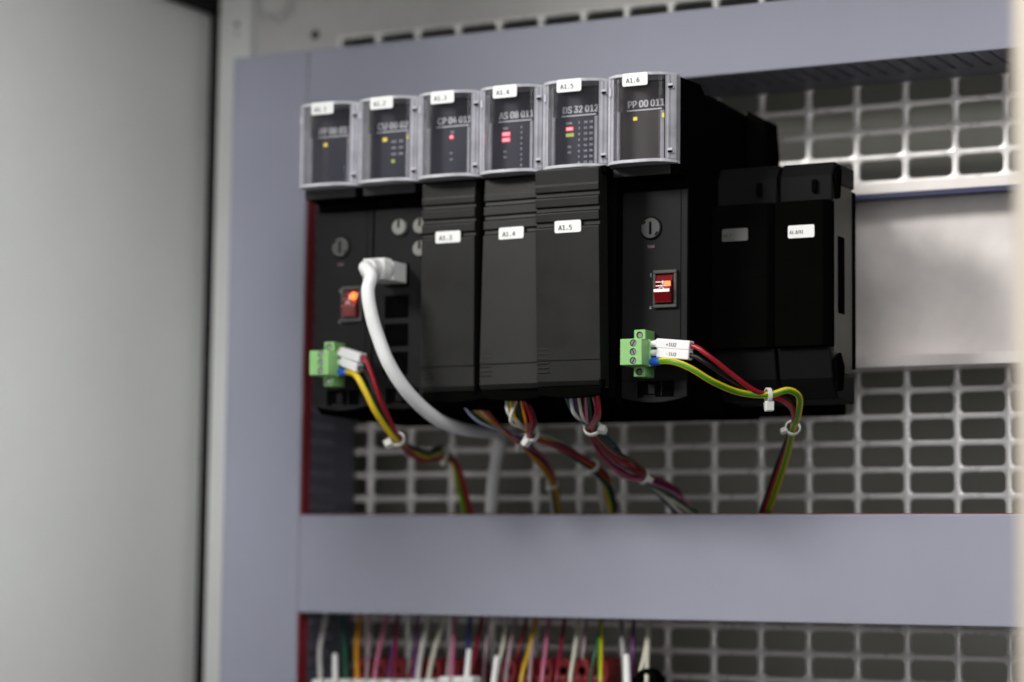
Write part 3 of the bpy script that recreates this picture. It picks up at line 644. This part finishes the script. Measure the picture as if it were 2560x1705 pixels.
# ---- white network cable
t = thing('network_cable', 'thick white network cable plugged into module A1.2 and looping down', 'cable', D(1128, 1180, -35))
pj = Vector((mx(1)+13.5, YF, 77.0))
MB().box(pj.x-5.6, pj.x+5.6, YF-13.5, YF-0.7, pj.z-5.0, pj.z+4.4).build('plug_body', M['white'], t, bevel=0.6)
bt = MB().tube([(pj.x, YF-13, pj.z-0.3), (pj.x, YF-20, pj.z-0.3), (pj.x-0.3, YF-27, pj.z-0.6)], 5.9, 20, r_end=4.6)
for q in range(4): bt.box(pj.x-5.9, pj.x+5.9, YF-16.5-q*1.8, YF-15.6-q*1.8, pj.z-5.2, pj.z+4.9)
bt.build('strain_boot', M['white'], t, smoothed=True)
A = Vector((pj.x, YF-22, pj.z-0.5))
cp = [A, A+Vector((-0.4, -7, 0.2)), D(853, 634, -163), D(846, 668, -166), D(852, 715, -166), D(866, 765, -164), D(895, 838, -160), D(940, 905, -150), D(1000, 960, -132), D(1060, 985, -108), D(1110, 992, -84), D(1143, 994, -66), D(1151, 1012, -54), D(1141, 1060, -44), D(1132, 1120, -38), D(1127, 1190, -34)]
MB().tube(cp, 3.15, 20, res=10).build('cable_jacket', M['lan'], t, smoothed=True)

# ---- bundles below the three covered modules
def bundle(n, strands, hub, out, grp, where, y_start, loose, r=0.80):
    for q, (cname, cdesc, start, mid) in enumerate(strands):
        jit = lambda s_: Vector((random.uniform(-s_, s_), random.uniform(-s_, s_), random.uniform(-s_, s_)))
        ang = 2*math.pi*q/len(strands); rad = (1.95 if len(strands) > 10 else 1.75)*(1.0 if q % 3 else 0.55)
        def off(k): return Vector((math.cos(ang+k*0.8), 0.5*math.sin(ang+k*0.8), math.sin(ang+k*0.8)))*rad
        p0 = D(start[0], start[1]-4, y_start + (q % 3))
        p = [p0, D(*mid)] + [Vector(hub)+off(0)*0.9] + [Vector(o_)+off(k_+1)*loose[k_]+jit(0.5)*loose[k_] for k_, o_ in enumerate(out)]
        wire(cdesc + ' wire in the bundle under ' + where, [p0+Vector((0, 3, 8))]+p, r*random.uniform(0.85, 1.08), cname, group=grp)
B3 = DD([(1232, 1045, -75), (1262, 1085, -52), (1272, 1125, -42), (1276, 1185, -32)])
bundle(3, [('black', 'black', (1100, 915, -130), (1135, 962, -112)),
           ('pale_blue', 'pale blue', (1055, 912, -136), (1098, 968, -124)),
           ('ivory', 'ivory', (1088, 915, -134), (1115, 955, -122)),
           ('dark_green', 'dark green', (1066, 915, -130), (1108, 968, -118)),
           ('gold', 'gold', (1073, 912, -134), (1098, 948, -125)),
           ('orange', 'orange', (1095, 925, -132), (1130, 965, -118)),
           ('crimson', 'crimson', (1106, 920, -131), (1142, 970, -115)), ('pink', 'dull pink', (1080, 920, -130), (1120, 962, -116))],
       D(1190, 1008, -97), B3, 'wires below module A1.3', 'the left covered module', -131, (1.0, 1.2, 1.0, 1.4))
B4 = DD([(1285, 1024, -88), (1345, 1060, -66), (1384, 1095, -48), (1395, 1130, -40), (1402, 1185, -32)])
bundle(4, [('gold', 'gold', (1183, 912, -138), (1186, 968, -126)),
           ('white', 'outer white', (1166, 912, -142), (1172, 955, -134)),
           ('ivory', 'crossing ivory', (1193, 912, -143), (1174, 970, -134)),
           ('yellow', 'yellow', (1175, 912, -141), (1180, 955, -132)),
           ('dark_green', 'dark green', (1190, 914, -139), (1196, 960, -126)),
           ('black', 'black', (1186, 912, -136), (1200, 970, -122)),
           ('orange', 'orange', (1197, 915, -141), (1208, 965, -130)),
           ('red', 'red', (1203, 915, -141), (1222, 968, -128)),
           ('crimson', 'crimson', (1211, 914, -139), (1230, 968, -124)), ('brown', 'brown', (1207, 912, -138), (1224, 965, -122))],
       D(1222, 997, -113), B4, 'wires below module A1.4', 'the middle covered module', -134, (1.35, 1.2, 1.2, 1.7, 2.0))
B5 = DD([(1400, 1038, -98), (1440, 1075, -80), (1482, 1097, -66), (1530, 1125, -48), (1560, 1155, -38), (1580, 1188, -32)])
bundle(5, [('blue', 'dark blue', (1318, 908, -140), (1336, 965, -124)),
           ('teal', 'teal', (1300, 908, -144), (1326, 960, -134)),
           ('white', 'bowed white', (1312, 912, -146), (1323, 955, -137)),
           ('ivory', 'ivory', (1330, 908, -147), (1340, 960, -135)),
           ('dark_green', 'dark green', (1352, 908, -145), (1358, 955, -132)),
           ('pink', 'thin pink', (1347, 910, -146), (1349, 960, -134)),
           ('purple', 'purple', (1322, 908, -143), (1340, 962, -130)),
           ('crimson', 'crimson', (1363, 906, -147), (1371, 950, -137)),
           ('maroon', 'maroon', (1336, 908, -141), (1350, 962, -124)),
           ('red', 'red', (1374, 906, -146), (1377, 952, -136)), ('brown', 'brown', (1368, 908, -141), (1378, 955, -126)),
           ('black', 'black', (1343, 908, -142), (1352, 958, -126))],
       D(1362, 985, -118), B5, 'wires below module A1.5', 'the right covered module', -141, (1.7, 1.9, 1.0, 1.6, 2.1, 2.4), r=0.85)
tie('faint white cable tie on the wires below module A1.3, nearest the plate', D(1270, 1112, -44), D(1274, 1150, -38)-D(1262, 1085, -52), 2.3, (0, -1, 0.1), (2.6, 2.4, 2.2))
tie('white cable tie on the wires under module A1.3 behind a brighter one', D(1197, 1012, -95), D(1230, 1045, -76)-D(1150, 980, -112), 2.5, (-0.2, -0.8, -0.8))
tie('white cable tie with round head on the wires under module A1.4', D(1224, 997, -113), D(1285, 1024, -88)-D(1200, 985, -120), 2.9, (-0.5, -0.7, -0.45), (3.8, 3.4, 4.0))
tie('second white cable tie lower along the wires of module A1.4', D(1362, 1070, -61), D(1384, 1095, -48)-D(1345, 1060, -66), 2.7, (-0.3, -0.8, -0.5))
tie('large white cable tie with sharp square head under module A1.5', D(1362, 983, -118.5), D(1385, 1020, -105)-D(1350, 955, -128), 3.5, (1, -0.55, 0.12), (4.4, 3.4, 3.4))
tie('white cable tie low on the wires of module A1.5 near the lower duct', D(1478, 1095, -67), D(1530, 1125, -48)-D(1440, 1075, -80), 3.0, (0.2, -0.9, 0.1), (3.4, 3.0, 2.8))

# ================================================================== BELOW THE LOWER DUCT
LOW = 'wires hanging below the lower duct'
def low(label, color, x0, x1, r, stripe=None, xm=None, yb=-55, marker=None, y1=1600, bow=0.0):
    # x in 2354-wide pixels at the duct's lower edge and at the foot of the picture
    xm = (x0+x1)/2+bow if xm is None else xm
    P = [D(x0+4, 1385, -28), D(x0, 1425, -31), D(xm, 1490, -45), D(x1, 1555, yb), D(x1-1, y1, yb)]
    t = wire(label, P, r*0.88, color, stripe, LOW, a0=0.5)
    if marker:
        a, b_, w = marker
        pa, pb_ = D(*a), D(*b_)
        MB().cyl(pb_, pa-pb_, w, (pa-pb_).length, 16, r2=w*0.85).build('marker_sleeve', M['white'], t, bevel=0.5)
    return t
low('grey white bowed wire nearest the red duct edge, below the lower duct', 'white', 748, 736, 1.35, xm=735)
low('dark green wire below the lower duct beside a white marker', 'dark_green', 788, 795, 1.2, marker=((770, 1502, -56), (770, 1575, -58), 1.6))
low('orange yellow wire below the lower duct', 'orange', 827, 822, 1.5, 'gold', xm=820)
low('thin mauve grey wire right of the orange yellow one', 'mauve', 850, 843, 1.0)
low('pink wire curving left below the lower duct', 'pink', 888, 862, 1.3, xm=872)
low('crimson wire below the lower duct, right of the curving pink one', 'crimson', 912, 908, 1.1)
low('violet blue wire crossing the crimson one below the duct', 'purple', 915, 893, 0.9)
low('dim grey wire in shadow below the lower duct', 'grey', 945, 938, 1.1, yb=-45)
low('deep purple wire right of the dim grey wire', 'purple', 960, 952, 1.0)
low('pinkish white wire, left one of a pale pair below the duct', 'white', 985, 961, 1.45, xm=970)
low('ivory wire, right one of a pale pair below the duct', 'ivory', 1022, 986, 1.45, xm=1000)
low('thin grey wire close left of the straight pink wire', 'grey', 1042, 1028, 0.9)
low('straight pink wire left of the blue one', 'pink', 1045, 1038, 1.25)
low('blue wire with two white markers below the lower duct', 'blue', 1080, 1070, 1.1, marker=((1079, 1492, -56), (1072, 1570, -60), 1.6))
low('crimson wire leaning left, right of the blue wire', 'crimson', 1108, 1083, 1.25, xm=1095)
low('thin mauve wire behind the leaning crimson wire', 'mauve', 1122, 1112, 0.9, yb=-40)
low('white wire with long white marker sleeve below the lower duct', 'ivory', 1165, 1140, 1.2, xm=1155, marker=((1143, 1508, -58), (1134, 1580, -62), 1.7))
low('dusty pink wire right of the long white marker', 'mauve', 1184, 1163, 1.25, xm=1173)
low('dark red wire behind the dusty pink one', 'maroon', 1210, 1178, 1.0, yb=-42)
low('golden yellow wire leaning left over the red blocks', 'gold', 1233, 1200, 1.35, xm=1218)
low('thin beige wire right of the golden yellow one', 'mauve', 1228, 1218, 1.0)
low('bright pink wire over the red blocks', 'pink', 1262, 1247, 1.2)
low('dark crimson wire right of the bright pink wire', 'crimson', 1298, 1280, 1.1)
low('cream wire crossing the red blocks', 'ivory', 1330, 1312, 1.25, xm=1322)
low('brownish mauve wire right of the cream wire', 'mauve', 1348, 1336, 0.9, yb=-42)
low('upright yellow and green striped wire below the lower duct', 'yellow', 1381, 1380, 1.35, 'green')
low('dark green wire leaning left of the yellow green stripe', 'dark_green', 1384, 1358, 0.9, yb=-48)
low('thick grey wire in shadow behind a white marker', 'grey', 1428, 1436, 1.6, yb=-45, marker=((1440, 1505, -50), (1443, 1590, -56), 1.9))
low('thin violet wire right of the thick grey wire', 'purple', 1457, 1452, 1.0, yb=-42)
low('rightmost pair wire, cream, leaning left at the foot', 'ivory', 1491, 1471, 1.35, xm=1485)
low('rightmost pair wire, cream, hanging straight', 'ivory', 1493, 1487, 1.3, xm=1489, yb=-58)

RB = 'red terminal blocks below the lower duct'
def red_block(xp, k, label):
    c = D(xp, 1512, -36); w = 8.6
    t = thing('terminal_block', label, 'terminal block', (c.x, -2, c.z-70), RB)
    b_ = MB().box(c.x-w/2, c.x+w/2, -48, -9, c.z-60, c.z-9)
    # arched top with an opening
    n = 10; prof = [(c.x-w/2, c.z-9)] + [(c.x-w/2*math.cos(math.pi*q/n), c.z-9+9*math.sin(math.pi*q/n)**0.6) for q in range(1, n)] + [(c.x+w/2, c.z-9)]
    b_.prism(prof, 'y', -46, -12); b_.build('block_body', M['relay_red'], t, bevel=0.5)
    MB().cyl((c.x, -46.02, c.z-6), (0, -1, 0), 2.1, 0.1, 18).build('test_socket', M['void'], t)
    MB().box(c.x-2.6, c.x+2.6, -48.15, -48.02, c.z-19, c.z-12).build('screw_window', M['void'], t)
words = ['leftmost', 'second', 'third', 'fourth', 'fifth', 'sixth', 'seventh', 'eighth', 'ninth', 'tenth', 'eleventh', 'twelfth']
xr = [850, 892, 934, 976, 1018, 1060, 1190, 1232, 1274, 1316, 1358, 1400]
for k_, xp in enumerate(xr):
    red_block(xp, k_, 'red terminal block below the lower duct, ' + (words[k_] if k_ == 0 else words[k_] + ' from the left') + ' of the red row')
WB = 'white terminal tops at the foot of the picture'
for k_, xp in enumerate((735, 768, 800, 832, 864, 896, 930, 962, 994, 1028, 1060, 1084)):
    c = D(xp, 1561 if xp < 1010 else 1555, -60); o_ = thing('marker_block', 'small white block at the bottom edge under the wires, ' + (words[k_] if k_ == 0 else words[k_] + ' from the left'), 'marker block', (c.x, -50, c.z-30), WB)
    MB().box(c.x-3.0, c.x+3.0, -64, -55, c.z-30, c.z).build('block_body', M['white'], o_, bevel=1.2)
# black clamp at the right of the lower row
c = D(1512, 1562, -45)
t = thing('cable_clamp', 'black round cable clamp right of the hanging cream wires', 'clamp', (c.x, -3, c.z-40))
MB().ring(c+Vector((0, -6, 0)), (0, -1, 0), 3.4, 5.6, 8, 30).build('clamp_ring', M['black'], t)
MB().box(c.x-13, c.x-6, -48, -20, c.z-20, c.z+1).build('clamp_body', M['black'], t, bevel=1.5)
MB().box(c.x-7, c.x+7, -40, -3, c.z-60, c.z-8).build('clamp_foot', M['black'], t, bevel=1)
